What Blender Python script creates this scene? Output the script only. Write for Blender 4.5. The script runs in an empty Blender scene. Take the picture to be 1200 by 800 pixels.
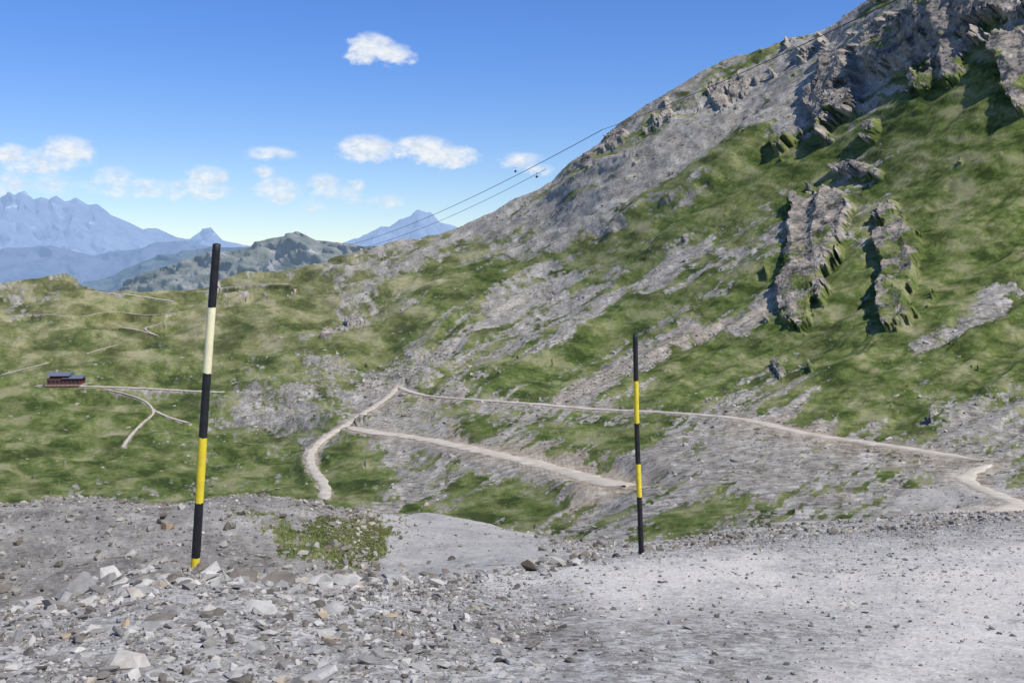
import bpy, bmesh, math, random
import numpy as np
from mathutils import Vector
random.seed(4); rng=np.random.default_rng(7)
F=1167.0; TH=math.atan(100/1167.0); CT,ST=math.cos(TH),math.sin(TH)
scene=bpy.context.scene

def unproj(px,py,d):
    px=np.asarray(px,float);py=np.asarray(py,float);d=np.asarray(d,float)
    u=(px-600)/F; w=-(py-400)/F
    y=CT+w*ST; z=-ST+w*CT
    return np.stack(np.broadcast_arrays(u/y*d, d*np.ones_like(u/y), z/y*d),-1)

def pchip(xk,Y,xq):
    xk=np.asarray(xk,float);Y=np.asarray(Y,float);xq=np.asarray(xq,float)
    sh=(-1,)+(1,)*(Y.ndim-1)
    h=np.diff(xk); dl=np.diff(Y,axis=0)/h.reshape(sh)
    m=np.zeros_like(Y)
    a,b=dl[:-1],dl[1:]
    w1=(2*h[1:]+h[:-1]).reshape(sh); w2=(h[1:]+2*h[:-1]).reshape(sh)
    ok=(a*b)>0
    with np.errstate(divide='ignore',invalid='ignore'):
        mm=(w1+w2)/(w1/a+w2/b)
    m[1:-1]=np.where(ok,mm,0); m[0]=dl[0]; m[-1]=dl[-1]
    i=np.clip(np.searchsorted(xk,xq,side='right')-1,0,len(xk)-2)
    t=((xq-xk[i])/h[i]).reshape(sh); hh=h[i].reshape(sh)
    return ((2*t**3-3*t**2+1)*Y[i]+(t**3-2*t**2+t)*hh*m[i]+(-2*t**3+3*t**2)*Y[i+1]+(t**3-t**2)*hh*m[i+1])

def _hash(ix,iy,iz):
    h=(ix.astype(np.uint32)*np.uint32(374761393)+iy.astype(np.uint32)*np.uint32(668265263)+iz.astype(np.uint32)*np.uint32(2147483647-71))
    h^=h>>np.uint32(13); h*=np.uint32(1274126177); h^=h>>np.uint32(16); h*=np.uint32(2246822519); h^=h>>np.uint32(15)
    return h
G3=np.array([[1,1,0],[-1,1,0],[1,-1,0],[-1,-1,0],[1,0,1],[-1,0,1],[1,0,-1],[-1,0,-1],[0,1,1],[0,-1,1],[0,1,-1],[0,-1,-1],[1,1,0],[-1,1,0],[0,-1,1],[0,-1,-1]],np.float32)
def perlin(P):
    Pi=np.floor(P).astype(np.int64); f=(P-Pi).astype(np.float32)
    s=f*f*f*(f*(f*6-15)+10)
    out=0
    for dx in (0,1):
        wx=s[:,0] if dx else 1-s[:,0]
        for dy in (0,1):
            wy=s[:,1] if dy else 1-s[:,1]
            for dz in (0,1):
                wz=s[:,2] if dz else 1-s[:,2]
                g=G3[_hash(Pi[:,0]+dx,Pi[:,1]+dy,Pi[:,2]+dz)&np.uint32(15)]
                out=out+wx*wy*wz*(g[:,0]*(f[:,0]-dx)+g[:,1]*(f[:,1]-dy)+g[:,2]*(f[:,2]-dz))
    return out
def fbm(P,oct=4,gain=.5):
    o=0;a=1
    for k in range(oct):
        o=o+a*perlin(P*(2**k)+17.3*k); a*=gain
    return o
def sstep(a,b,x):
    t=np.clip((x-a)/(b-a),0,1); return t*t*(3-2*t)
def blobs(L,X,Y):
    o=np.zeros_like(X)
    for (x1,y1,x2,y2,r,w) in L:
        dx,dy=x2-x1,y2-y1; q=dx*dx+dy*dy
        t=np.clip(((X-x1)*dx+(Y-y1)*dy)/q,0,1) if q>0 else 0
        o+=w*np.exp(-(((X-x1-t*dx)**2+(Y-y1-t*dy)**2)/(r*r)))
    return o

def make_mesh(name,V,faces_n,quads,mat,smooth=True,attrs=None):
    me=bpy.data.meshes.new(name)
    n=len(quads); k=quads.shape[1]
    me.vertices.add(len(V)); me.vertices.foreach_set('co',np.ascontiguousarray(V,np.float32).ravel())
    me.loops.add(n*k); me.loops.foreach_set('vertex_index',np.ascontiguousarray(quads,np.int32).ravel())
    me.polygons.add(n); me.polygons.foreach_set('loop_start',np.arange(0,n*k,k,dtype=np.int32))
    me.polygons.foreach_set('loop_total',np.full(n,k,np.int32))
    me.polygons.foreach_set('use_smooth',np.full(n,smooth,bool) if isinstance(smooth,bool) else smooth)
    me.update(calc_edges=True)
    for an,arr in (attrs or {}).items():
        a=me.attributes.new(an,'FLOAT_COLOR','POINT')
        c=np.ones((len(V),4),np.float32); c[:,:arr.shape[1]]=arr
        a.data.foreach_set('color',c.ravel())
    me.materials.append(mat)
    ob=bpy.data.objects.new(name,me); scene.collection.objects.link(ob)
    return ob
def gridquads(nr,nc):
    i=np.arange(nr-1)[:,None]*nc+np.arange(nc-1)[None,:]
    return np.stack([i,i+1,i+nc+1,i+nc],-1).reshape(-1,4)
def gridnormals(P):
    du=np.gradient(P,axis=1); dv=np.gradient(P,axis=0)
    n=np.cross(du,dv); n/=np.linalg.norm(n,axis=-1,keepdims=True)+1e-9
    return n

# ---------------- node helpers
class NT:
    def __init__(s,tree): s.t=tree; s.n=tree.nodes; s.l=tree.links
    def new(s,ty,**k):
        n=s.n.new(ty)
        for a,b in k.items(): setattr(n,a,b)
        return n
    def put(s,sock,v):
        if isinstance(v,bpy.types.NodeSocket): s.l.new(v,sock)
        elif isinstance(v,(tuple,list)) and len(v)==3 and sock.type=='RGBA': sock.default_value=(*v,1)
        else: sock.default_value=v
    def math(s,op,a,b=None,c=None,clamp=False):
        n=s.new('ShaderNodeMath',operation=op,use_clamp=clamp); s.put(n.inputs[0],a)
        if b is not None: s.put(n.inputs[1],b)
        if c is not None: s.put(n.inputs[2],c)
        return n.outputs[0]
    def mix(s,f,a,b,bt='MIX'):
        n=s.new('ShaderNodeMix',data_type='RGBA',blend_type=bt)
        s.put(n.inputs[0],f)
        for i,v in ((6,a),(7,b)):
            if isinstance(v,(int,float)): v=(v,v,v)
            s.put(n.inputs[i],v)
        return n.outputs[2]
    def ramp(s,f,stops,interp='LINEAR'):
        n=s.new('ShaderNodeValToRGB'); s.put(n.inputs[0],f); r=n.color_ramp; r.interpolation=interp
        while len(r.elements)<len(stops): r.elements.new(0.5)
        for e,(p,c) in zip(r.elements,stops):
            e.position=p; e.color=(*c,1) if isinstance(c,tuple) else (c,c,c,1)
        return n.outputs[0]
    def noise(s,vec,scale,detail=2,rough=.5,dist=0):
        n=s.new('ShaderNodeTexNoise'); s.put(n.inputs['Vector'],vec)
        n.inputs['Scale'].default_value=scale; n.inputs['Detail'].default_value=detail; n.inputs['Roughness'].default_value=rough; n.inputs['Distortion'].default_value=dist
        return n.outputs[0]
    def voro(s,vec,scale,feature='F1'):
        n=s.new('ShaderNodeTexVoronoi',feature=feature); s.put(n.inputs['Vector'],vec); n.inputs['Scale'].default_value=scale
        return n
    def range(s,v,a,b,c=0,d=1):
        n=s.new('ShaderNodeMapRange',interpolation_type='SMOOTHSTEP'); s.put(n.inputs[0],v)
        for i,x in zip((1,2,3,4),(a,b,c,d)): n.inputs[i].default_value=x
        return n.outputs[0]
def newmat(name):
    m=bpy.data.materials.new(name); m.use_nodes=True; t=NT(m.node_tree)
    b=m.node_tree.nodes['Principled BSDF']; b.inputs['Roughness'].default_value=.95; b.inputs['Specular IOR Level'].default_value=.05
    return m,t,b
def simple(name,col,rough=.7,var=.15,scale=8,metal=0):
    m,t,b=newmat(name); co=t.new('ShaderNodeTexCoord').outputs['Object']
    n=t.noise(co,scale,5,.6)
    c0=tuple(x*(1-var) for x in col); c1=tuple(min(1,x*(1+var)) for x in col)
    t.put(b.inputs['Base Color'],t.ramp(n,[(.3,c0),(.7,c1)])); b.inputs['Roughness'].default_value=rough; b.inputs['Metallic'].default_value=metal
    b.inputs['Specular IOR Level'].default_value=.3
    return m

# ---------------- terrain material
def terrain_mat():
    m,t,b=newmat('mountain_ground')
    co=t.new('ShaderNodeTexCoord').outputs['Object']
    def attr(nm):
        a=t.new('ShaderNodeAttribute',attribute_name=nm); s=t.new('ShaderNodeSeparateColor'); t.l.new(a.outputs['Color'],s.inputs[0]); return s.outputs
    grass,cliff,tan=attr('zone_a'); sand,near,dry=attr('zone_b'); nbig,dark,nmed=attr('zone_c')
    nf0=t.noise(co,.45,8,.8)
    nf=t.math('MULTIPLY_ADD',nf0,1.5,-.25,clamp=True)
    v1=t.voro(co,13); v3=t.voro(co,45); v2=t.voro(co,1.3)
    def sep(v):
        q=t.new('ShaderNodeSeparateColor'); t.l.new(v.outputs['Color'],q.inputs[0]); return q
    sv,sv3,sv2=sep(v1),sep(v3),sep(v2)
    fst=t.math('ADD',t.math('MULTIPLY',nf,.55),t.math('ADD',t.math('MULTIPLY',nmed,.22),t.math('MULTIPLY',sv2.outputs[0],.23)))
    nst=t.math('ADD',t.math('MULTIPLY',nf0,.5),t.math('ADD',t.math('MULTIPLY',sv.outputs[0],.25),t.math('MULTIPLY',sv3.outputs[0],.25)))
    farst=t.ramp(fst,[(.28,(.12,.110,.092)),(.43,(.245,.23,.20)),(.57,(.345,.328,.29)),(.76,(.56,.535,.49))])
    nearst=t.ramp(nst,[(.22,(.115,.11,.10)),(.42,(.265,.257,.242)),(.58,(.385,.377,.358)),(.76,(.58,.57,.545))])
    stone=t.mix(near,farst,nearst)
    stone=t.mix(t.math('MULTIPLY',tan,.75),stone,t.ramp(fst,[(.3,(.22,.17,.115)),(.7,(.50,.43,.33))]))
    rock=t.ramp(t.math('ADD',t.math('MULTIPLY',nf,.65),t.math('MULTIPLY',nmed,.35)),[(.28,(.04,.037,.034)),(.42,(.15,.14,.125)),(.52,(.265,.25,.225)),(.59,(.32,.255,.185)),(.72,(.48,.46,.43))])
    stone=t.mix(cliff,stone,rock)
    sandc=t.ramp(t.math('ADD',t.math('MULTIPLY',nf,.5),t.math('MULTIPLY',sv3.outputs[1],.5)),[(.2,(.40,.38,.34)),(.5,(.53,.505,.46)),(.8,(.63,.605,.56))])
    stone=t.mix(sand,stone,sandc)
    stone=t.mix(dark,stone,t.mix(1.0,stone,(.5,.475,.44),'MULTIPLY'))
    gx=t.math('ADD',t.math('MULTIPLY',nbig,.4),t.math('MULTIPLY',nf,.6))
    g1=t.ramp(gx,[(.28,(.040,.060,.016)),(.43,(.084,.118,.030)),(.56,(.130,.165,.050)),(.74,(.24,.245,.12))])
    g2=t.ramp(gx,[(.28,(.075,.085,.034)),(.43,(.145,.152,.062)),(.56,(.205,.205,.098)),(.72,(.32,.30,.18))])
    gr=t.mix(dry,g1,g2)
    gm=t.math('ADD',grass,t.math('MULTIPLY',t.math('SUBTRACT',nf,.5),1.8))
    gm=t.range(gm,.32,.64)
    t.put(b.inputs['Base Color'],t.mix(gm,stone,gr))
    bp=t.new('ShaderNodeBump'); bp.inputs['Strength'].default_value=.6
    t.put(bp.inputs['Distance'],t.math('MULTIPLY_ADD',near,-.75,.8))
    t.put(bp.inputs['Height'],nf0)
    t.l.new(bp.outputs[0],b.inputs['Normal'])
    return m
TM=terrain_mat()

# ---------------- key lines   (px : (depth, py))
K=[
 [(-600,1.2,1850),(1800,1.2,1850)],
 [(-600,3.0,905),(600,3.1,885),(1800,3.2,880)],
 [(-600,6,740),(0,6.6,716),(100,7.1,693),(180,7.6,668),(240,7.7,668),(330,7.9,678),(430,8.3,684),(520,9.3,680),(620,10.3,668),(750,11.6,648),(900,14,634),(1050,16.5,622),(1200,19,612),(1400,21,602),(1800,22,600)],
 [(-600,11,760),(0,11,735),(200,11.5,705),(330,12,696),(430,13,682),(520,14,668),(620,14.5,654),(700,14.5,655),(750,14.5,656),(900,19,632),(1050,22,621),(1200,24,609),(1400,26,600),(1800,27,598)],
 [(-600,22,580),(-100,20,592),(0,20,592),(90,21,583),(180,21,591),(290,22,581),(360,23,587),(410,25,598),(450,31,602),(500,35,603),(560,34,612),(640,27,630),(700,22,636),(750,20,636),(900,27,617),(1050,32,607),(1200,38,596),(1400,40,590),(1800,40,590)],
 [(-600,60,640),(0,60,640),(300,60,630),(420,55,610),(560,42,630),(640,36,638),(700,34,636),(750,34,633),(900,40,612),(1050,44,604),(1200,46,590),(1400,50,585),(1800,50,585)],
 [(-600,130,590),(0,130,595),(200,130,595),(400,110,592),(500,90,603),(600,75,615),(700,65,610),(750,58,600),(900,62,580),(1050,66,572),(1200,64,572),(1400,64,570),(1800,64,570)],
 [(-600,240,520),(0,240,525),(200,230,525),(320,220,520),(400,210,500),(465,230,480),(560,200,480),(700,180,485),(850,140,492),(1000,110,517),(1165,84,546),(1400,80,552),(1800,80,552)],
 [(-600,420,455),(0,410,458),(200,400,460),(400,360,448),(465,320,450),(600,280,440),(750,235,440),(900,195,440),(1050,160,445),(1200,135,455),(1400,125,455),(1800,125,455)],
 [(-600,700,400),(0,680,400),(200,680,392),(400,620,372),(500,540,365),(600,470,360),(750,390,330),(900,310,300),(1050,265,280),(1200,235,265),(1400,215,240),(1800,215,240)],
 [(-600,1100,350),(-100,1100,352),(0,1150,338),(45,1150,328),(75,1150,323),(100,1150,334),(150,1250,342),(220,1300,340),(280,1350,326),(340,1400,316),(400,1350,300),(450,1300,287),(500,1250,272),(540,1200,262),(590,1100,240),(640,1020,218),(680,960,180),(720,920,142),(760,890,118),(800,860,98),(850,830,78),(890,800,62),(930,760,45),(965,720,32),(1000,660,14),(1040,600,-15),(1100,540,-60),(1200,480,-130),(1400,430,-210),(1800,400,-260)],
 [(-600,1500,470),(400,1800,420),(700,1300,290),(1000,1000,160),(1400,700,0),(1800,700,-60)],
 [(-600,30000,380),(1800,30000,380)],
]
rows=[50,170,26,75,34,46,95,72,130,265,14,6]
pxs=np.concatenate([np.linspace(-600,-60,60,endpoint=False),np.arange(-60,1260,1.2),np.linspace(1261,1800,60)])
NC=len(pxs)
KD=[];KP=[]
for L in K:
    a=np.array(L,float)
    KD.append(pchip(a[:,0],np.log(a[:,1]),pxs) if len(a)>2 else np.interp(pxs,a[:,0],np.log(a[:,1])))
    KP.append(pchip(a[:,0],a[:,2],pxs) if len(a)>2 else np.interp(pxs,a[:,0],a[:,2]))
KD=np.array(KD);KP=np.array(KP)
vq=np.concatenate([k+np.arange(n)/n for k,n in enumerate(rows)]+[[len(rows)]])
NR=len(vq); NV=NR*NC
kx=np.arange(len(K))
D=np.exp(pchip(kx,KD,vq)); PY=pchip(kx,KP,vq)
PX=np.broadcast_to(pxs,(NR,NC)).copy()
r0,r1=0,rows[0]
for r in range(r0,r1+1):
    s=(D[r]-D[0])/(D[r1]-D[0]); z0=unproj(pxs,KP[0],np.exp(KD[0]))[:,2]; z1=unproj(pxs,KP[1],np.exp(KD[1]))[:,2]
    z=z0+(z1-z0)*s; e=z/D[r]
    w=(e*CT+ST)/(CT-e*ST); PY[r]=400-w*F
P=unproj(PX,PY,D)
VV=np.broadcast_to(vq[:,None],(NR,NC))

def visible(px,py,minv=0):
    j=np.interp(px,pxs,np.arange(NC)); j0=int(min(max(j,0),NC-2)); f=j-j0
    col=PY[:,j0]*(1-f)+PY[:,j0+1]*f; dc=D[:,j0]*(1-f)+D[:,j0+1]*f
    sel=(vq>minv)&(vq<=10); py=max(py,col[sel].min()+.6)
    ok=np.where((col<=py)&sel)[0]
    i=ok[0]
    if i==0: return unproj(px,py,dc[0])
    t=(col[i-1]-py)/(col[i-1]-col[i]+1e-9); t=min(max(t,0),1)
    d=dc[i-1]*(1-t)+dc[i]*t
    return unproj(px,py,d)

# ---------------- land-cover masks
def n2(X,Y,sx,sy,z,o=4,g=.55): return fbm(np.stack([X.ravel()/sx,Y.ravel()/sy,np.full(NV,float(z))],-1),o,g).reshape(NR,NC)
wk=1-.35*sstep(450,650,PX)
WX=PX+n2(PX,PY,90,90,0,5,.6)*30*wk; WY=PY+n2(PX,PY,70,60,5,5,.6)*22*wk
ca,sa=math.cos(math.radians(-30)),math.sin(math.radians(-30))
A=(PX*ca+PY*sa); B=(-PX*sa+PY*ca)+n2(PX,PY,120,120,77,4,.6)*9
streak=n2(A,B,240,13,3,5,.72)
patch=n2(PX,PY,55,18,8,5,.68)
patch2=n2(PX,PY,26,16,18,5,.72)
fleck=n2(PX,PY,8,4.5,44,3,.75)
rightw=sstep(360,520,PX)
nbig=n2(PX,PY,50,18,61,6,.72)*.8+.5; nmed=n2(PX,PY,16,11,71,4,.75)*.75*(1-.3*rightw)+n2(A,B,90,8,72,4,.75)*.3*rightw+.5
gl=[(0,545,350,565,50,1.0),(0,490,250,480,45,.9),(-300,420,350,385,60,1.1),(-300,560,0,540,60,.9),(100,360,360,345,25,.8),
 (430,555,400,590,30,1.0),(560,488,520,500,16,1.1),(560,585,640,590,22,1.1),(480,600,620,606,12,.8),(640,520,760,500,16,1.0),(400,520,400,560,28,.7),
 (690,300,940,180,26,1.3),(600,445,930,300,20,1.2),(690,285,640,320,20,.7),(800,445,950,370,38,1.5),(1000,330,960,400,30,1.0),(560,450,760,370,16,1.0),(700,250,900,170,12,.8),(850,250,960,200,26,1.0),
 (1110,150,1090,300,66,1.5),(1090,380,1000,460,52,1.4),(1150,430,1300,420,40,1.2),(1180,170,1220,330,52,1.4),(1000,150,1120,120,30,.8),(980,480,1060,490,12,.4),(1080,60,1120,110,40,.9),(860,210,1000,150,16,.8),
 (770,608,900,590,9,1.1),(900,590,1045,550,10,1.1),(420,410,560,350,34,.9),(480,330,600,300,22,.6),(330,430,360,432,12,.6),(1150,30,1180,90,30,.6),(700,520,760,510,12,.5),
 (640,290,980,70,38,-1.0),(650,470,920,345,10,-1.9),(700,270,1000,150,8,-1.1),(620,420,900,240,7,-1.2),(440,495,700,565,18,-.5),(500,470,700,476,8,-.5),(560,450,860,330,6,-1.0),(480,430,700,300,7,-.8),
 (780,540,1000,570,36,-1.1),(830,500,1160,560,20,-.9),(1070,415,1190,340,12,-2.2),(1130,500,1260,490,25,-1.0),(1150,470,1200,440,16,-.6),(700,570,760,600,16,-.6),
 (950,130,1200,0,30,-.4),(370,430,460,455,16,-.6),(250,475,340,485,18,-.7),(0,580,120,570,10,-.4),(400,470,440,480,14,-.4),(370,390,440,370,14,-.5),(250,335,330,325,6,-.3)]
grass=.38+blobs(gl,WX,WY)*.7+streak*.85*rightw*(1-.35*sstep(950,1100,PX))+patch*(.45-.2*rightw)+patch2*.38+fleck*.42+.18*sstep(650,900,PX)*sstep(60,200,PY)
far=sstep(4.0,4.35,VV)
gn=blobs([(340,636,440,632,26,1.35),(370,612,425,612,13,1.0),(270,602,330,612,12,.7),(440,657,380,654,10,.6)],PX+(WX-PX)*.4,PY+(WY-PY)*.4)*sstep(2.9,3.1,VV)
grass=np.where(VV>4.0,grass,-1)*far+(-1+gn*1.5+patch*.9+fleck*.8)*(1-far)
grass=grass-.9*np.exp(-((VV-4.2)/.5)**2)*(PX>900)
grass=np.where((VV<6)&(PX>1040)&(VV>4),grass-1,grass)
cl=[(955,245,940,350,26,1.3),(978,300,990,240,12,.7),(1048,285,1050,370,20,1.25),(1040,255,1075,295,14,.85),(990,80,985,120,17,1.1),(1040,60,1110,40,26,1.1),(1120,80,1080,100,13,.8),(1190,60,1200,110,22,1.2),
 (1100,20,1190,0,20,.9),(905,170,925,160,9,.6),(985,195,1025,205,9,.7),(1030,140,1020,165,9,.65),(915,425,920,440,6,.75),(948,430,950,440,5,.75),
 (660,205,740,150,9,.4),(760,140,960,55,12,.4),(720,160,740,180,10,.42),(780,200,800,210,9,.4),(850,120,870,140,11,.46),(960,110,970,160,10,.6),(60,335,70,350,14,.5),
 (20,385,60,378,7,.38),(250,345,300,352,7,.38),(370,395,430,372,8,.38)]
cliff=blobs(cl,PX*.4+WX*.6,PY*.4+WY*.6)
cn=n2(PX,PY,22,30,30,6,.68)
cliff=sstep(.40,.58,cliff+cn*.42)*(VV>5)
grass=grass-cliff*(.8+.9*cn)
tan=blobs([(520,512,720,552,9,1.2),(560,530,700,545,8,.6),(650,470,920,345,12,.6),(690,585,720,560,12,.9),(460,470,560,480,8,.5),(860,500,1100,540,16,.5),(150,460,200,490,6,.5),(1000,170,1100,120,20,.3),(640,625,700,590,12,.7),(940,240,945,330,16,.4)],WX,WY)*(VV>4)
sand=blobs([(700,694,1250,684,30,.85),(580,680,900,664,14,.85),(940,850,1250,690,70,.9),(780,655,1250,645,9,.4),(1060,590,1180,570,16,.6)],PX,PY+(WY-PY)*.4)*(VV<6.2)
track=sstep(2.1,2.4,VV)*(VV<4.4)*sstep(415,455,PX-(PY-620)*.2+patch*14)*(1-sstep(620,680,PX+patch*24))
sand=np.clip(sand*(.9+patch*.6+fleck*.3)+track*(.28+.3*patch),0,1)
mound=sstep(2.3,2.8,VV)*(1-sstep(4.0,4.3,VV))*(1-sstep(410,450,PX-(PY-620)*.2+patch*14))
dark=blobs([(560,740,700,748,18,.7),(420,730,520,742,9,.5),(1000,618,1250,604,8,.35),(300,770,420,785,12,.4),(760,770,860,740,12,.2),(0,740,120,790,26,.35)],WX,WY)*(VV<2.2)
near=(1-sstep(4.0,5.2,VV))*(1-.6*mound)
dark=np.clip(dark+mound*.32+track*.12+(.10+patch*.5)*(VV<2.5)*(1-sand),0,1)
dry=sstep(500,350,PY)*sstep(620,350,PX)*.7+.15*sstep(480,200,PY)*sstep(1000,700,PX)+.08
dry=np.clip(dry+patch*.6+patch2*.3,0,1)*(VV>4.3)+.3*(VV<=4.3)

# ---------------- roads
roads=[ ('mountain_path',[(466,453),(480,459),(500,464),(560,469),(630,474),(700,480),(770,483),(850,489),(880,493),(930,506),(1000,517),(1080,528),(1130,538),(1168,543)],1.9,4.6),
 ('gravel_road',[(1168,543),(1140,552),(1128,560),(1150,574),(1180,585),(1196,594),(1190,603),(1160,609),(1100,613)],1.3,4.05),
 ('dirt_road',[(405,500),(440,507),(480,512),(530,521),(580,532),(640,546),(690,560),(735,571)],3.2,4.6),
 ('dirt_road',[(466,453),(458,463),(440,476),(425,486),(412,494),(400,502),(385,510),(370,522),(363,538),(368,552),(380,568),(381,588)],1.6,4.6),
 ('access_road',[(40,452),(90,453),(130,454),(180,456),(230,459),(300,461)],3.0,4.6),
 ('footpath',[(120,456),(150,463),(172,472),(180,483),(165,498),(150,515),(143,526)],.9,4.6),
 ('footpath',[(178,480),(200,490),(225,497)],1.1,4.6),
 ('ridge_road',[(95,339),(130,343),(165,348),(205,354)],4,4.6),
 ('ridge_road',[(230,342),(270,336),(310,333),(345,334)],4.,4.6),
 ('footpath',[(0,440),(40,430),(90,418),(140,404)],1.0,4.6),
 ('footpath',[(140,384),(160,387),(185,394),(170,386),(190,380)],1.2,4.6),
 ('footpath',[(0,372),(40,368),(90,372),(130,366),(175,370),(230,364)],1.2,4.6),
]
best=np.full((NR,NC),1e9); bestz=np.zeros((NR,NC)); bw=np.ones((NR,NC))
def stamp(c,w,mv):
    u=c[0]/c[1]; pxc=600+F*u*CT; R=w*3
    j0=np.searchsorted(pxs,pxc-30-R*F/c[1]); j1=np.searchsorted(pxs,pxc+30+R*F/c[1])
    sub=P[:,j0:j1]; d=np.hypot(sub[...,0]-c[0],sub[...,1]-c[1])
    d=np.where(VV[:,j0:j1]>mv-.2,d,1e9)
    m=d<best[:,j0:j1]
    best[:,j0:j1]=np.where(m,d,best[:,j0:j1]); bestz[:,j0:j1]=np.where(m,c[2],bestz[:,j0:j1]); bw[:,j0:j1]=np.where(m,w,bw[:,j0:j1])
road_lines=[]
for nm,pts,w,mv in roads:
    a=np.array(pts,float); s=np.concatenate([[0],np.cumsum(np.hypot(*np.diff(a,axis=0).T))])
    q=np.arange(0,s[-1],1.0); xs=pchip(s,a[:,0],q); ys=pchip(s,a[:,1],q)
    C=np.array([visible(x,y,mv) for x,y in zip(xs,ys)])
    L=np.concatenate([[0],np.cumsum(np.linalg.norm(np.diff(C[:,:2],axis=0),axis=1))])
    n=int(min(900,max(60,L[-1]/.7))); qq=np.linspace(0,L[-1],n)
    C=np.stack([np.interp(qq,L,C[:,k]) for k in range(3)],-1)
    k=9; pad=np.pad(C,((k,k),(0,0)),mode='edge'); C=np.stack([np.convolve(pad[:,c],np.ones(2*k+1)/(2*k+1),'valid') for c in range(3)],-1)
    road_lines.append((nm,C,w))
    for c in C: stamp(c,w,mv)
hp=visible(78,452,4.6)
rr=best/bw
fl=1-sstep(.75,1.9,rr)
P[...,2]=P[...,2]*(1-fl)+bestz*fl
dh=np.hypot(P[...,0]-hp[0],P[...,1]-hp[1]-2)
damp=sstep(.7,2.4,rr)*sstep(10,26,dh)
tan=np.clip(tan+np.exp(-(rr/1.2)**2)*.9*(VV>4),0,1)
grass=np.where(VV>4,grass-1.3*np.exp(-(rr/1.0)**2),grass)

# ---------------- displacement
N=gridnormals(P); N*=np.sign(N[...,2:3]+1e-9)
Pf=P.reshape(-1,3); Df=D.ravel(); dampf=damp.ravel(); gf=np.clip(grass,0,1).ravel(); cf=cliff.ravel(); nf=near.ravel(); sf=np.clip(sand,0,1).ravel(); Vf=VV.ravel()
rowsp=np.linalg.norm(np.gradient(P,axis=0),axis=-1).ravel()
spacing=np.maximum(.0012*Df,0.35*np.minimum(rowsp,.02*Df))
leftf=(1-sstep(360,520,PX.ravel()))*sstep(5,6.5,Vf)
rough=.054*(1-gf*.45)*(1-nf*.3)*(1-.6*sf)*(1+leftf*.6)*(1-.45*mound.ravel())
disp=np.zeros(NV)
ridgez=sstep(500,150,PY.ravel())*sstep(480,640,PX.ravel())
for k in range(-1,13):
    lam=.06*2**k
    w=sstep(1.6,3.2,lam/spacing)*(1-sstep(.07,.18,lam/Df))
    wc=sstep(1.6,3.0,lam/spacing)*(1-sstep(.03,.07,lam/Df))*cf
    idx=np.where((w>0.01)&(Vf<11))[0]
    if len(idx)==0: continue
    n=perlin(Pf[idx]/lam+k*31.7)
    rg=.35-np.abs(n)*1.7
    bst=np.clip((.03*Df[idx]/lam),1,12)**.45
    disp[idx]+=lam*(w[idx]*(rough[idx]*n*(1-cf[idx]*.5)*bst**.75+.013*ridgez[idx]*rg*bst*(1-gf[idx]*.7))+wc[idx]*.10*rg*bst)*dampf[idx]
cs=np.clip(Df/280,.6,3)[:,None]
col=.4-np.abs(perlin(Pf/(np.array([8,8,18.])*cs)+5))*2.0
big=perlin(Pf/(np.array([16,16,22.])*cs)+9)
ck=cf*(.35+.65*sstep(880,930,PX.ravel()))
disp+=ck*Df*(.014+.012*big+.008*col)*dampf
gul=n2(A,B,260,42,13,4,.55).ravel()
disp+=gul*Df*.010*sstep(6.5,8,Vf)*dampf*(Vf<10.9)*rightw.ravel()
un=n2(PX,PY,130,30,23,4,.5).ravel()
disp+=un*Df*.0095*sstep(6.0,7,Vf)*(1-sstep(400,560,PX.ravel()))*dampf*(Vf<10.9)
nrm=N.reshape(-1,3).copy(); nrm[:,2]*=(1-.5*cf)
PD=(Pf+nrm*disp[:,None]).reshape(NR,NC,3)
za=np.stack([grass,cliff,tan],-1).reshape(-1,3); zb=np.stack([sand,near,dry],-1).reshape(-1,3); zc=np.stack([nbig,dark,nmed],-1).reshape(-1,3)
sm=~((cliff[:-1,:-1]>.5)&(VV[:-1,:-1]>5)).ravel()
make_mesh('terrain',PD.reshape(-1,3),0,gridquads(NR,NC),TM,sm,{'zone_a':za,'zone_b':zb,'zone_c':zc})

def onmesh(fi,fj):
    i=fi.astype(int);j=fj.astype(int);a=(fi-i)[:,None];b=(fj-j)[:,None]
    return (PD[i,j]*(1-a)*(1-b)+PD[i+1,j]*a*(1-b)+PD[i,j+1]*(1-a)*b+PD[i+1,j+1]*a*b)

# ---------------- road ribbons
mr,t,b=newmat('packed_gravel'); co=t.new('ShaderNodeTexCoord').outputs['Object']
t.put(b.inputs['Base Color'],t.ramp(t.noise(co,.5,7,.75),[(.3,(.33,.285,.22)),(.5,(.47,.425,.35)),(.7,(.62,.575,.50))]))
for nm,C,w in road_lines:
    T=np.gradient(C[:,:2],axis=0); T/=np.linalg.norm(T,axis=1,keepdims=True)+1e-9
    Nn=np.stack([-T[:,1],T[:,0]],-1); n=len(C)
    off=np.array([-.5,-.42,-.15,.15,.42,.5]); hz=np.array([-.12,.0,.03,.03,.0,-.12])
    V=np.zeros((n,6,3))
    e=np.minimum(1,np.minimum(np.arange(n),np.arange(n)[::-1])/12+.15)
    for k in range(6):
        wob=(1+.45*fbm(np.stack([C[:,0]/4,C[:,1]/4,np.full(n,k//3*9.)],-1),3))*e
        V[:,k,:2]=C[:,:2]+Nn*(off[k]*w*wob)[:,None]; V[:,k,2]=C[:,2]+hz[k]+C[:,1]*.0009+.02
    make_mesh(nm,V.reshape(-1,3),0,gridquads(n,6),mr,True)

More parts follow.
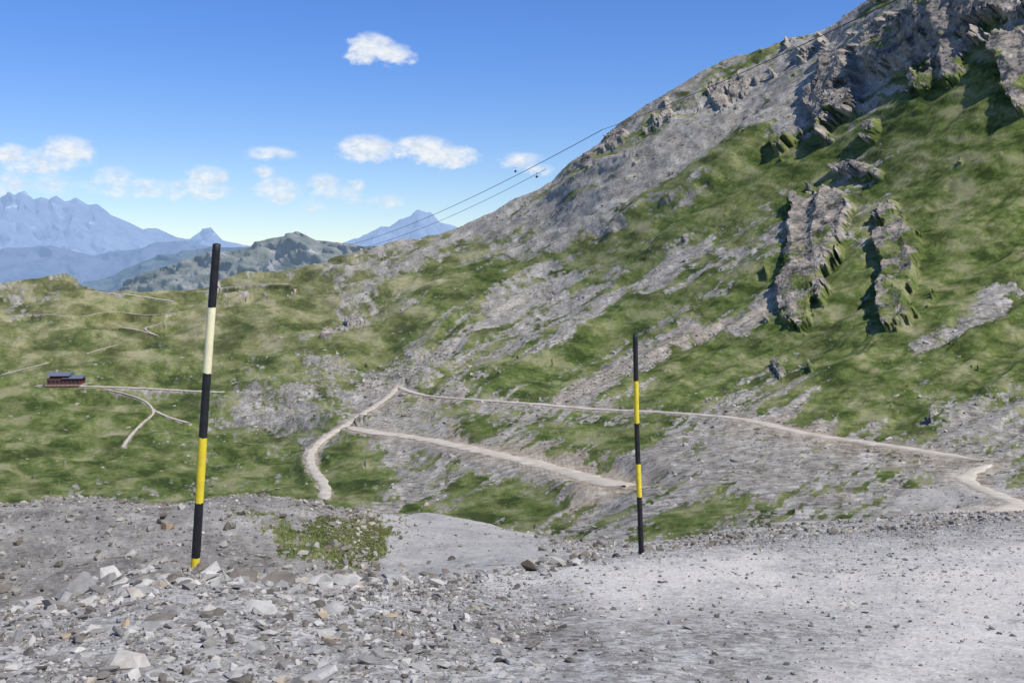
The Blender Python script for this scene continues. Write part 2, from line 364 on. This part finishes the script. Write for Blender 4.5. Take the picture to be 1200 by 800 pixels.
# ---------------- rocks
def rockmat(name,tint):
    m,t,b=newmat(name); co=t.new('ShaderNodeTexCoord').outputs['Object']
    a=t.new('ShaderNodeAttribute',attribute_name='tone'); n=t.noise(co,9,5,.7)
    base=t.ramp(a.outputs['Fac'],[(0,(.09,.085,.08)),(.25,(.20,.185,.165)),(.4,(.26,.26,.255)),(.7,(.385,.39,.385)),(.88,(.53,.53,.51)),(1,(.42,.33,.22))])
    c=t.mix(.6,base,t.ramp(n,[(.3,(.35,.35,.35)),(.65,(1.,1.,1.))]),'MULTIPLY')
    t.put(b.inputs['Base Color'],t.mix(1.0,c,tint,'MULTIPLY'))
    return m
shapes=[]
for k in range(14):
    bm=bmesh.new()
    for q in range(16 if k%2 else 12):
        v=rng.normal(size=3); v/=np.linalg.norm(v); v*=rng.uniform(.75,1.1); bm.verts.new(v)
    bmesh.ops.convex_hull(bm,input=bm.verts[:]); bmesh.ops.triangulate(bm,faces=bm.faces[:])
    used=[v for v in bm.verts if v.link_faces]; mp={v:i for i,v in enumerate(used)}
    shapes.append((np.array([v.co[:] for v in used]),np.array([[mp[v] for v in f.verts] for f in bm.faces])))
    bm.free()
def scatter(name,pos,size,flat,mat,tone,sink=.25,tilt=.22):
    Vs=[];Fs=[];Ts=[];o=0
    for p,s,fl,tn in zip(pos,size,flat,tone):
        v,f=shapes[rng.integers(len(shapes))]
        sc=np.array([s*rng.uniform(.7,1.4),s*rng.uniform(.6,1.),s*fl])
        a=rng.uniform(0,6.28); tx,ty=rng.normal(0,tilt,2)
        w=v*sc; c,sn=math.cos(tx),math.sin(tx); w=w@np.array([[1,0,0],[0,c,sn],[0,-sn,c]])
        c,sn=math.cos(ty),math.sin(ty); w=w@np.array([[c,0,-sn],[0,1,0],[sn,0,c]])
        c,sn=math.cos(a),math.sin(a); w=w@np.array([[c,sn,0],[-sn,c,0],[0,0,1]])
        w=w+p+np.array([0,0,s*fl*(1-2*sink)])
        Vs.append(w);Fs.append(f+o);o+=len(v);Ts.append(np.full((len(v),3),tn))
    return make_mesh(name,np.concatenate(Vs),0,np.concatenate(Fs),mat,False,{'tone':np.concatenate(Ts)})
def sample(mask,n):
    p=np.maximum(mask[:-1,:-1],0).ravel().astype(float); p/=p.sum()
    id=rng.choice(len(p),n,p=p); i=id//(NC-1); j=id%(NC-1)
    return onmesh(i+rng.random(n),j+rng.random(n)),i,j
du=np.linalg.norm(np.gradient(P,axis=1),axis=-1);dv=np.linalg.norm(np.gradient(P,axis=0),axis=-1); area=du*dv
inview=(PX>-60)&(PX<1260)
RM=rockmat('grey_slate',(1.05,1.02,.97)); RM2=rockmat('scree_rock',(.97,.91,.81))
leftw=sstep(760,330,PX)
m=area*inview*(VV>.8)*(VV<2.25)*(.35+leftw)*(1-.7*np.clip(sand,0,1))*(1+patch)
p,i,j=sample(m,42000)
s=np.minimum(.0065*(rng.pareto(1.9,len(p))+1),.045)*(1-.35*(PX[i,j]>650))
scatter('gravel',p,s,rng.uniform(.3,.7,len(p)),RM,rng.beta(1.7,1.7,len(p)))
band=blobs([(40,710,130,690,16,.8),(110,688,250,676,9,1.6),(250,680,430,684,8,.9),(430,686,640,672,5,.35),(150,740,420,720,25,.35),(60,780,300,770,30,.2),(620,662,700,655,5,.9),(350,790,500,770,20,.2)],PX,PY)*(VV<2.4)
p,i,j=sample(band*area,850); s=np.clip(rng.lognormal(-3.0,.5,len(p)),.025,.16)
scatter('slate_rubble',p,s,rng.uniform(.22,.55,len(p)),RM,rng.beta(2.0,1.6,len(p)),.3,.28)
m=area*inview*(VV>2.3)*(VV<4.1)*(.35+sstep(520,380,PX)+.5*sstep(620,700,PX))*(1-.6*sand)*(1-.8*track)
p,i,j=sample(m,12500); s=np.minimum(.02*(rng.pareto(2.4,len(p))+1),.11)
scatter('rubble',p,s,rng.uniform(.4,.8,len(p)),RM2,rng.beta(2,2.0,len(p)))
noroad=(rr>1.0)
m=inview*(VV>4.3)*(VV<8.5)*noroad*(np.clip(1-grass,0,1)**2+.03)*area**.5
p,i,j=sample(m,17000); d=p[:,1]; s=np.minimum(d*.0006*(rng.pareto(2.4,len(p))+1),d*.0036+.08)
scatter('scree_boulders',p,s,rng.uniform(.35,.7,len(p)),RM2,rng.beta(2.3,1.8,len(p)),.42)
m=inview*(VV>8)*(VV<10.4)*noroad*(np.clip(1-grass,0,1)**2+.02)
p,i,j=sample(m,8000); d=p[:,1]; s=np.minimum(d*.0005*(rng.pareto(2.6,len(p))+1),d*.0025)
scatter('slope_boulders',p,s,rng.uniform(.35,.7,len(p)),RM2,rng.beta(2.3,1.8,len(p)),.42)
p=np.array([unproj(x,y,d) for x,y,d in ((620,664,10.2),(722,655,11.3),(655,659,10.8))])
scatter('boulder',p,np.array([.12,.10,.13]),np.array([.5,.6,.35]),RM2,np.array([.1,.0,.8]),.35)

# ---------------- grass tufts on the mound
gm_,t,b=newmat('grass_blades'); a=t.new('ShaderNodeAttribute',attribute_name='tone')
t.put(b.inputs['Base Color'],t.ramp(a.outputs['Fac'],[(0,(.07,.09,.025)),(.6,(.13,.16,.05)),(1,(.24,.23,.10))]))
m=area*inview*(VV>2.9)*(VV<4.2)*np.clip(grass,0,1)**2
p,i,j=sample(m,22000); n=len(p)
hgt=rng.uniform(.012,.042,n); an=rng.uniform(0,6.28,n); wd=.011
dx=np.cos(an)*wd;dy=np.sin(an)*wd; lx=rng.normal(0,.03,n);ly=rng.normal(0,.03,n)
V=np.zeros((n,3,3)); V[:,0]=p+np.stack([dx,dy,-.01+0*dx],-1); V[:,1]=p-np.stack([dx,dy,.01+0*dx],-1); V[:,2]=p+np.stack([lx,ly,hgt],-1)
make_mesh('grass',V.reshape(-1,3),0,np.arange(3*n).reshape(-1,3),gm_,False,{'tone':np.repeat(rng.random(n)[:,None],3,0).repeat(3,1)})

# ---------------- distant ranges
def range_sheet(name,sky,base,d0,d1,mat,amp,step=2.0,nr=70,x0=-600,x1=900):
    xs=np.arange(x0,x1,step); a=np.array(sky,float); top=np.interp(xs,a[:,0],a[:,1])
    v=np.linspace(0,1,nr)[:,None]
    PYs=base+(top[None]-base)*v; Ds=d0+(d1-d0)*v+0*top[None]
    Q=unproj(np.broadcast_to(xs,PYs.shape),PYs,Ds)
    f=Q.reshape(-1,3); o=0
    for k in range(6):
        lam=d1*.05/2**k
        o=o+lam*(.35-np.abs(perlin(f/lam+k*7))*1.6)
    o=o.reshape(Q.shape[:2])
    Q[...,2]+=o*amp*(.15+.85*np.sin(np.pi*v*.95))
    Q[...,1]-=o*amp*2
    back=Q[-1:].copy(); back[...,1]*=1.1; back[...,0]*=1.1; back[...,2]-=d1*.05
    Q=np.concatenate([Q,back],0)
    return make_mesh(name,Q.reshape(-1,3),0,gridquads(Q.shape[0],Q.shape[1]),mat,True)
def painted_haze_mat(name,c0,c1,scale,em,snow=None):
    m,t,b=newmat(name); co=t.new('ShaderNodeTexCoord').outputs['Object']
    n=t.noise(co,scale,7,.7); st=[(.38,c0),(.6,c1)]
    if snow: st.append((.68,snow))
    t.put(b.inputs['Base Color'],t.ramp(n,st)); b.inputs['Emission Color'].default_value=(*em[0],1); b.inputs['Emission Strength'].default_value=em[1]  # aerial haze painted into the material: tinted base colour plus blue emission
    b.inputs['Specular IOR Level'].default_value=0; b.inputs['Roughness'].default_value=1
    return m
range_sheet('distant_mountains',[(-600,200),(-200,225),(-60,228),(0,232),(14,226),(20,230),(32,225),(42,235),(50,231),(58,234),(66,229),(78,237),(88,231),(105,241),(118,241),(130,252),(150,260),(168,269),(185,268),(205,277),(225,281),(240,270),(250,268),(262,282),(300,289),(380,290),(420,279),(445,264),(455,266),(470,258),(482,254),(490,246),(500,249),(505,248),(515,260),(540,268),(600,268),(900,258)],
  385,16000,24000,painted_haze_mat('painted_haze_blue_rock',(.04,.055,.085),(.075,.09,.115),.0016,((.26,.385,.62),.95),(.22,.225,.24)),.17)
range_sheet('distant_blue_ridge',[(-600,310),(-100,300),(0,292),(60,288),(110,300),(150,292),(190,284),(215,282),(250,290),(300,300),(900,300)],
  395,11000,15000,painted_haze_mat('painted_haze_blue_forest',(.02,.03,.05),(.05,.06,.08),.002,((.215,.325,.54),.9)),.15)
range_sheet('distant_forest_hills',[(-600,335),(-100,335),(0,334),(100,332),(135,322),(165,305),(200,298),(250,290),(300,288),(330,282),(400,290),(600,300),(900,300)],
  400,7000,10000,painted_haze_mat('painted_haze_forest',(.03,.045,.05),(.07,.085,.08),.003,((.17,.27,.44),.7)),.17)
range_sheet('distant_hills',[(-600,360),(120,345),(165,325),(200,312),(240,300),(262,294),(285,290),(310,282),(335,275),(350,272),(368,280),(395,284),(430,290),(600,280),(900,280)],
  410,2600,3600,painted_haze_mat('painted_haze_rock_hills',(.07,.085,.06),(.17,.17,.15),.012,((.17,.25,.38),.42),(.32,.31,.30)),.28)

# ---------------- marker poles
MB=simple('black_paint',(.018,.018,.02),.55,.4,14); MY=simple('yellow_paint',(.72,.56,.035),.55,.14,14); MW=simple('faded_yellow_paint',(.82,.76,.48),.5,.1,14)
def pole(base,top,r,bands):
    me=bpy.data.meshes.new('marker_pole'); bm=bmesh.new(); base=Vector(base);top=Vector(top)
    ax=(top-base); L=ax.length; q=ax.to_track_quat('Z','Y'); ns=16; cur=-.15; rings=[]
    for (h1,mi) in bands:
        z1=h1*L; n=max(2,int((z1-cur)/.06))
        for k in range(n): rings.append((cur+(z1-cur)*k/n,mi))
        cur=z1
    rings.append((L,bands[-1][1])); R=[]
    for z,mi in rings:
        rad=r*(1.06-.12*z/L)*(1+random.uniform(-.03,.03)); ox=math.sin(z*2.1+r*50)*r*.25
        R.append([bm.verts.new(base+q@Vector((math.cos(2*math.pi*k/ns)*rad+ox,math.sin(2*math.pi*k/ns)*rad,z+random.uniform(-.004,.004)))) for k in range(ns)])
    for a in range(len(R)-1):
        for k in range(ns):
            f=bm.faces.new((R[a][k],R[a][(k+1)%ns],R[a+1][(k+1)%ns],R[a+1][k])); f.material_index=rings[a][1]; f.smooth=True
    c=bm.verts.new(base+q@Vector((0,0,L+r*.25)))
    for k in range(ns):
        f=bm.faces.new((R[-1][k],R[-1][(k+1)%ns],c)); f.material_index=rings[-1][1]
    bm.to_mesh(me); bm.free()
    for m in (MB,MY,MW): me.materials.append(m)
    ob=bpy.data.objects.new('marker_pole',me); scene.collection.objects.link(ob)
b0=unproj(228,664,7.62); t0=unproj(253.5,286,7.55)
pole(b0,t0,.032,[(.03,1),(.205,0),(.41,1),(.61,0),(.81,2),(1,0)])
b1=unproj(751,650,11.6); t1=unproj(744,392,11.5)
pole(b1,t1,.030,[(.27,0),(.42,1),(.605,0),(.795,1),(1,0)])

# ---------------- mountain restaurant
def box(bm,c,s,mi):
    r=bmesh.ops.create_cube(bm,size=1)
    for v in r['verts']: v.co=Vector((v.co.x*s[0]+c[0],v.co.y*s[1]+c[1],v.co.z*s[2]+c[2]))
def part(name,parent,boxes,mat,fn=None):
    bm=bmesh.new()
    for c,s in boxes: box(bm,c,s,0)
    if fn: fn(bm)
    me=bpy.data.meshes.new(name); bm.to_mesh(me); bm.free(); me.materials.append(mat)
    ob=bpy.data.objects.new(name,me); scene.collection.objects.link(ob); ob.parent=parent; return ob
def empty(name,loc,rz=0):
    e=bpy.data.objects.new(name,None); scene.collection.objects.link(e); e.location=loc; e.rotation_euler=(0,0,rz); return e
red=simple('red_cladding',(.14,.05,.042),.8); dark_=simple('dark_glass',(.03,.035,.04),.2); roofm=simple('roof_metal',(.12,.14,.19),.5); wht=simple('white_render',(.4,.38,.35),.8); wood=simple('timber',(.16,.10,.07),.8); steel=simple('galvanised_steel',(.25,.26,.27),.5,metal=.4)
h=empty('mountain_restaurant',hp+np.array([0,0,.2]),math.radians(4))
part('foundation',h,[((0,0,-.6),(15.5,7.5,2.4))],wht)
part('walls',h,[((0,0,2),(14,6.5,2.8)),((-2,0,3.9),(8,5.5,1.3))],red)
part('windows',h,[((x,-3.27,2.1),(1.1,.08,1.2)) for x in np.arange(-6,6.5,1.7)]+[((x,-2.77,4.0),(.8,.08,.7)) for x in (-4.6,-2.8,-1.,.8)],dark_)
def gable(bm):
    for (cx,z,L,W,H) in ((3.6,3.4,8.5,7.6,1.1),(-2.5,4.55,10.,7.2,1.3)):
        vs=[bm.verts.new((cx+sx*L/2,sy*W/2,z)) for sx in(-1,1) for sy in(-1,1)]+[bm.verts.new((cx+sx*L/2,0,z+H)) for sx in (-1,1)]
        for ix in ((0,2,5,4),(1,4,5,3),(0,4,1),(2,3,5),(0,1,3,2)): bm.faces.new([vs[i] for i in ix])
part('roof',h,[],roofm,gable)
part('terrace',h,[((0,-5,.35),(15,3,.25))]+[((x,-6.4,1.0),(.12,.12,1.1)) for x in np.linspace(-7.2,7.2,9)]+[((0,-6.4,1.5),(14.5,.1,.12))],wood)
part('chimney',h,[((-4,.6,6.1),(.7,.7,1.6))],wht)

# ---------------- cables
steelc=simple('cable_steel',(.06,.065,.075),.6)
def tube(pts,r,parent,name):
    bm=bmesh.new(); prev=None
    for a in range(len(pts)):
        p=Vector(pts[a]); tg=Vector(pts[min(a+1,len(pts)-1)])-Vector(pts[max(a-1,0)]); q=tg.to_track_quat('Z','Y')
        ring=[bm.verts.new(p+q@Vector((math.cos(k*math.pi/3)*r,math.sin(k*math.pi/3)*r,0))) for k in range(6)]
        if prev:
            for k in range(6): bm.faces.new((prev[k],prev[(k+1)%6],ring[(k+1)%6],ring[k]))
        prev=ring
    me=bpy.data.meshes.new(name); bm.to_mesh(me); bm.free(); me.materials.append(steelc)
    ob=bpy.data.objects.new(name,me); scene.collection.objects.link(ob); ob.parent=parent
cw=empty('cable_car_line',(0,0,0))
def cpts(a,bq,sag,n=24):
    A_=unproj(*a);B_=unproj(*bq); return [A_+(B_-A_)*s-np.array([0,0,4*sag*s*(1-s)]) for s in np.linspace(0,1,n)]
tube(cpts((405,288,1300),(706,152,600),8),.2,cw,'haul_cable')
tube(cpts((706,152,600),(1075,-12,230),2),.13,cw,'upper_cable')
tube(cpts((420,292,1300),(640,198,900),7),.2,cw,'track_cable')
def gondola(px,py,d,nm):
    g=empty(nm,unproj(px,py,d)); k=.7
    def body(bm):
        r=bmesh.ops.create_icosphere(bm,subdivisions=2,radius=1)
        for v in r['verts']: v.co=Vector((math.copysign(abs(v.co.x)**.5,v.co.x)*1.7*k,math.copysign(abs(v.co.y)**.5,v.co.y)*1.3*k,math.copysign(abs(v.co.z)**.6,v.co.z)*1.5*k-3.3))
    part('cabin',g,[],dark_,body); part('hanger_arm',g,[((0,0,-1.1),(.25,.25,2.4)),((0,0,.2),(1.6,.3,.4))],steel)
gondola(604,197,1010,'cable_car'); gondola(629,203,940,'cable_car')

# ---------------- camera, light, world
cam=bpy.data.cameras.new('camera'); co_=bpy.data.objects.new('camera',cam); scene.collection.objects.link(co_); scene.camera=co_
cam.sensor_width=36; cam.lens=36*F/1200; cam.clip_start=.1; cam.clip_end=100000
co_.location=(0,0,0); co_.rotation_euler=(math.pi/2-TH,0,0)
S=Vector((.48,-.40,.86)).normalized()
sun=bpy.data.lights.new('sun','SUN'); sun.energy=5.0; sun.angle=math.radians(.53); sun.color=(1,.94,.85)
so=bpy.data.objects.new('sun',sun); scene.collection.objects.link(so); so.rotation_euler=S.to_track_quat('Z','Y').to_euler()
world=bpy.data.worlds.new('World'); scene.world=world; world.use_nodes=True
t=NT(world.node_tree); bg=world.node_tree.nodes['Background']
sky=t.new('ShaderNodeTexSky',sky_type='NISHITA'); sky.sun_disc=False; sky.sun_elevation=math.asin(S.z); sky.sun_rotation=math.atan2(S.x,S.y)
sky.altitude=2400; sky.air_density=1.0; sky.dust_density=.4; sky.ozone_density=3
gen=t.new('ShaderNodeTexCoord').outputs['Generated']
sp_=t.new('ShaderNodeSeparateXYZ'); t.l.new(gen,sp_.inputs[0])
az=t.math('ARCTAN2',sp_.outputs[0],sp_.outputs[1]); el=t.math('ARCSINE',sp_.outputs[2])
cb=t.new('ShaderNodeCombineXYZ'); t.l.new(az,cb.inputs[0]); t.put(cb.inputs[1],t.math('MULTIPLY',el,1.5))
n1=t.noise(cb.outputs[0],55,6,.6); cb2=t.new('ShaderNodeVectorMath',operation='ADD'); t.l.new(cb.outputs[0],cb2.inputs[0]); cb2.inputs[1].default_value=(7,3,1)
n2_=t.noise(cb2.outputs[0],90,5,.6)
azd=t.math('ADD',az,t.math('MULTIPLY',t.math('SUBTRACT',n2_,.5),.02)); eld=t.math('ADD',el,t.math('MULTIPLY',t.math('SUBTRACT',n1,.5),.014))
CL=[(436,54,24,13,1),(458,64,24,11,1),(425,66,18,8,.9),(430,174,30,14,1),(495,174,32,13,1),(520,184,36,12,1),(545,182,14,10,.85),(318,180,26,8,.7),(612,188,26,9,.7),(630,199,16,7,.7),
 (80,176,24,14,.9),(50,190,40,13,.7),(14,180,15,10,.85),(243,206,22,11,.75),(230,222,38,12,.6),(175,220,24,11,.6),(325,222,26,14,.7),(380,215,18,11,.7),(392,226,30,11,.55),(135,204,20,9,.55),(130,218,30,12,.5),(452,236,22,8,.5),(418,216,12,7,.5),(310,200,14,7,.5),(365,240,20,6,.4),(20,215,60,14,.5),(-150,180,60,20,.8),(1400,150,50,20,.8)]
mx=None
for (px,py,rx,ry,op) in CL:
    v=unproj(px,py,1.); v=v/np.linalg.norm(v); a0=math.atan2(v[0],v[1]); e0=math.asin(v[2])
    dx=t.math('MULTIPLY',t.math('SUBTRACT',azd,a0),F/rx/1.35); dy=t.math('MULTIPLY',t.math('SUBTRACT',eld,e0),F/ry/1.35)
    r2=t.math('MULTIPLY_ADD',dx,dx,t.math('MULTIPLY',dy,dy))
    g=t.math('MULTIPLY',t.math('SUBTRACT',1,r2,clamp=True),op)
    mx=g if mx is None else t.math('MAXIMUM',mx,g)
dens=t.math('ADD',mx,t.math('MULTIPLY',t.math('SUBTRACT',n1,.5),1.7))
al=t.math('MULTIPLY',t.range(dens,.0,1.0),t.math('MINIMUM',t.math('MULTIPLY',mx,2.5),1))
al=t.math('MULTIPLY',al,.95)
tint=t.mix(t.range(el,.0,.25),(1.10,1.12,1.15),(.74,1.06,1.56))
skc=t.mix(1.0,sky.outputs[0],tint,'MULTIPLY')
cc=t.mix(t.range(n2_,.3,.65),(6.4,7.2,8.2),(8.8,9.0,9.2))
t.l.new(t.mix(al,skc,cc),bg.inputs[0]); bg.inputs[1].default_value=.105
scene.view_settings.view_transform='Standard'; scene.view_settings.look='None'; scene.view_settings.exposure=0
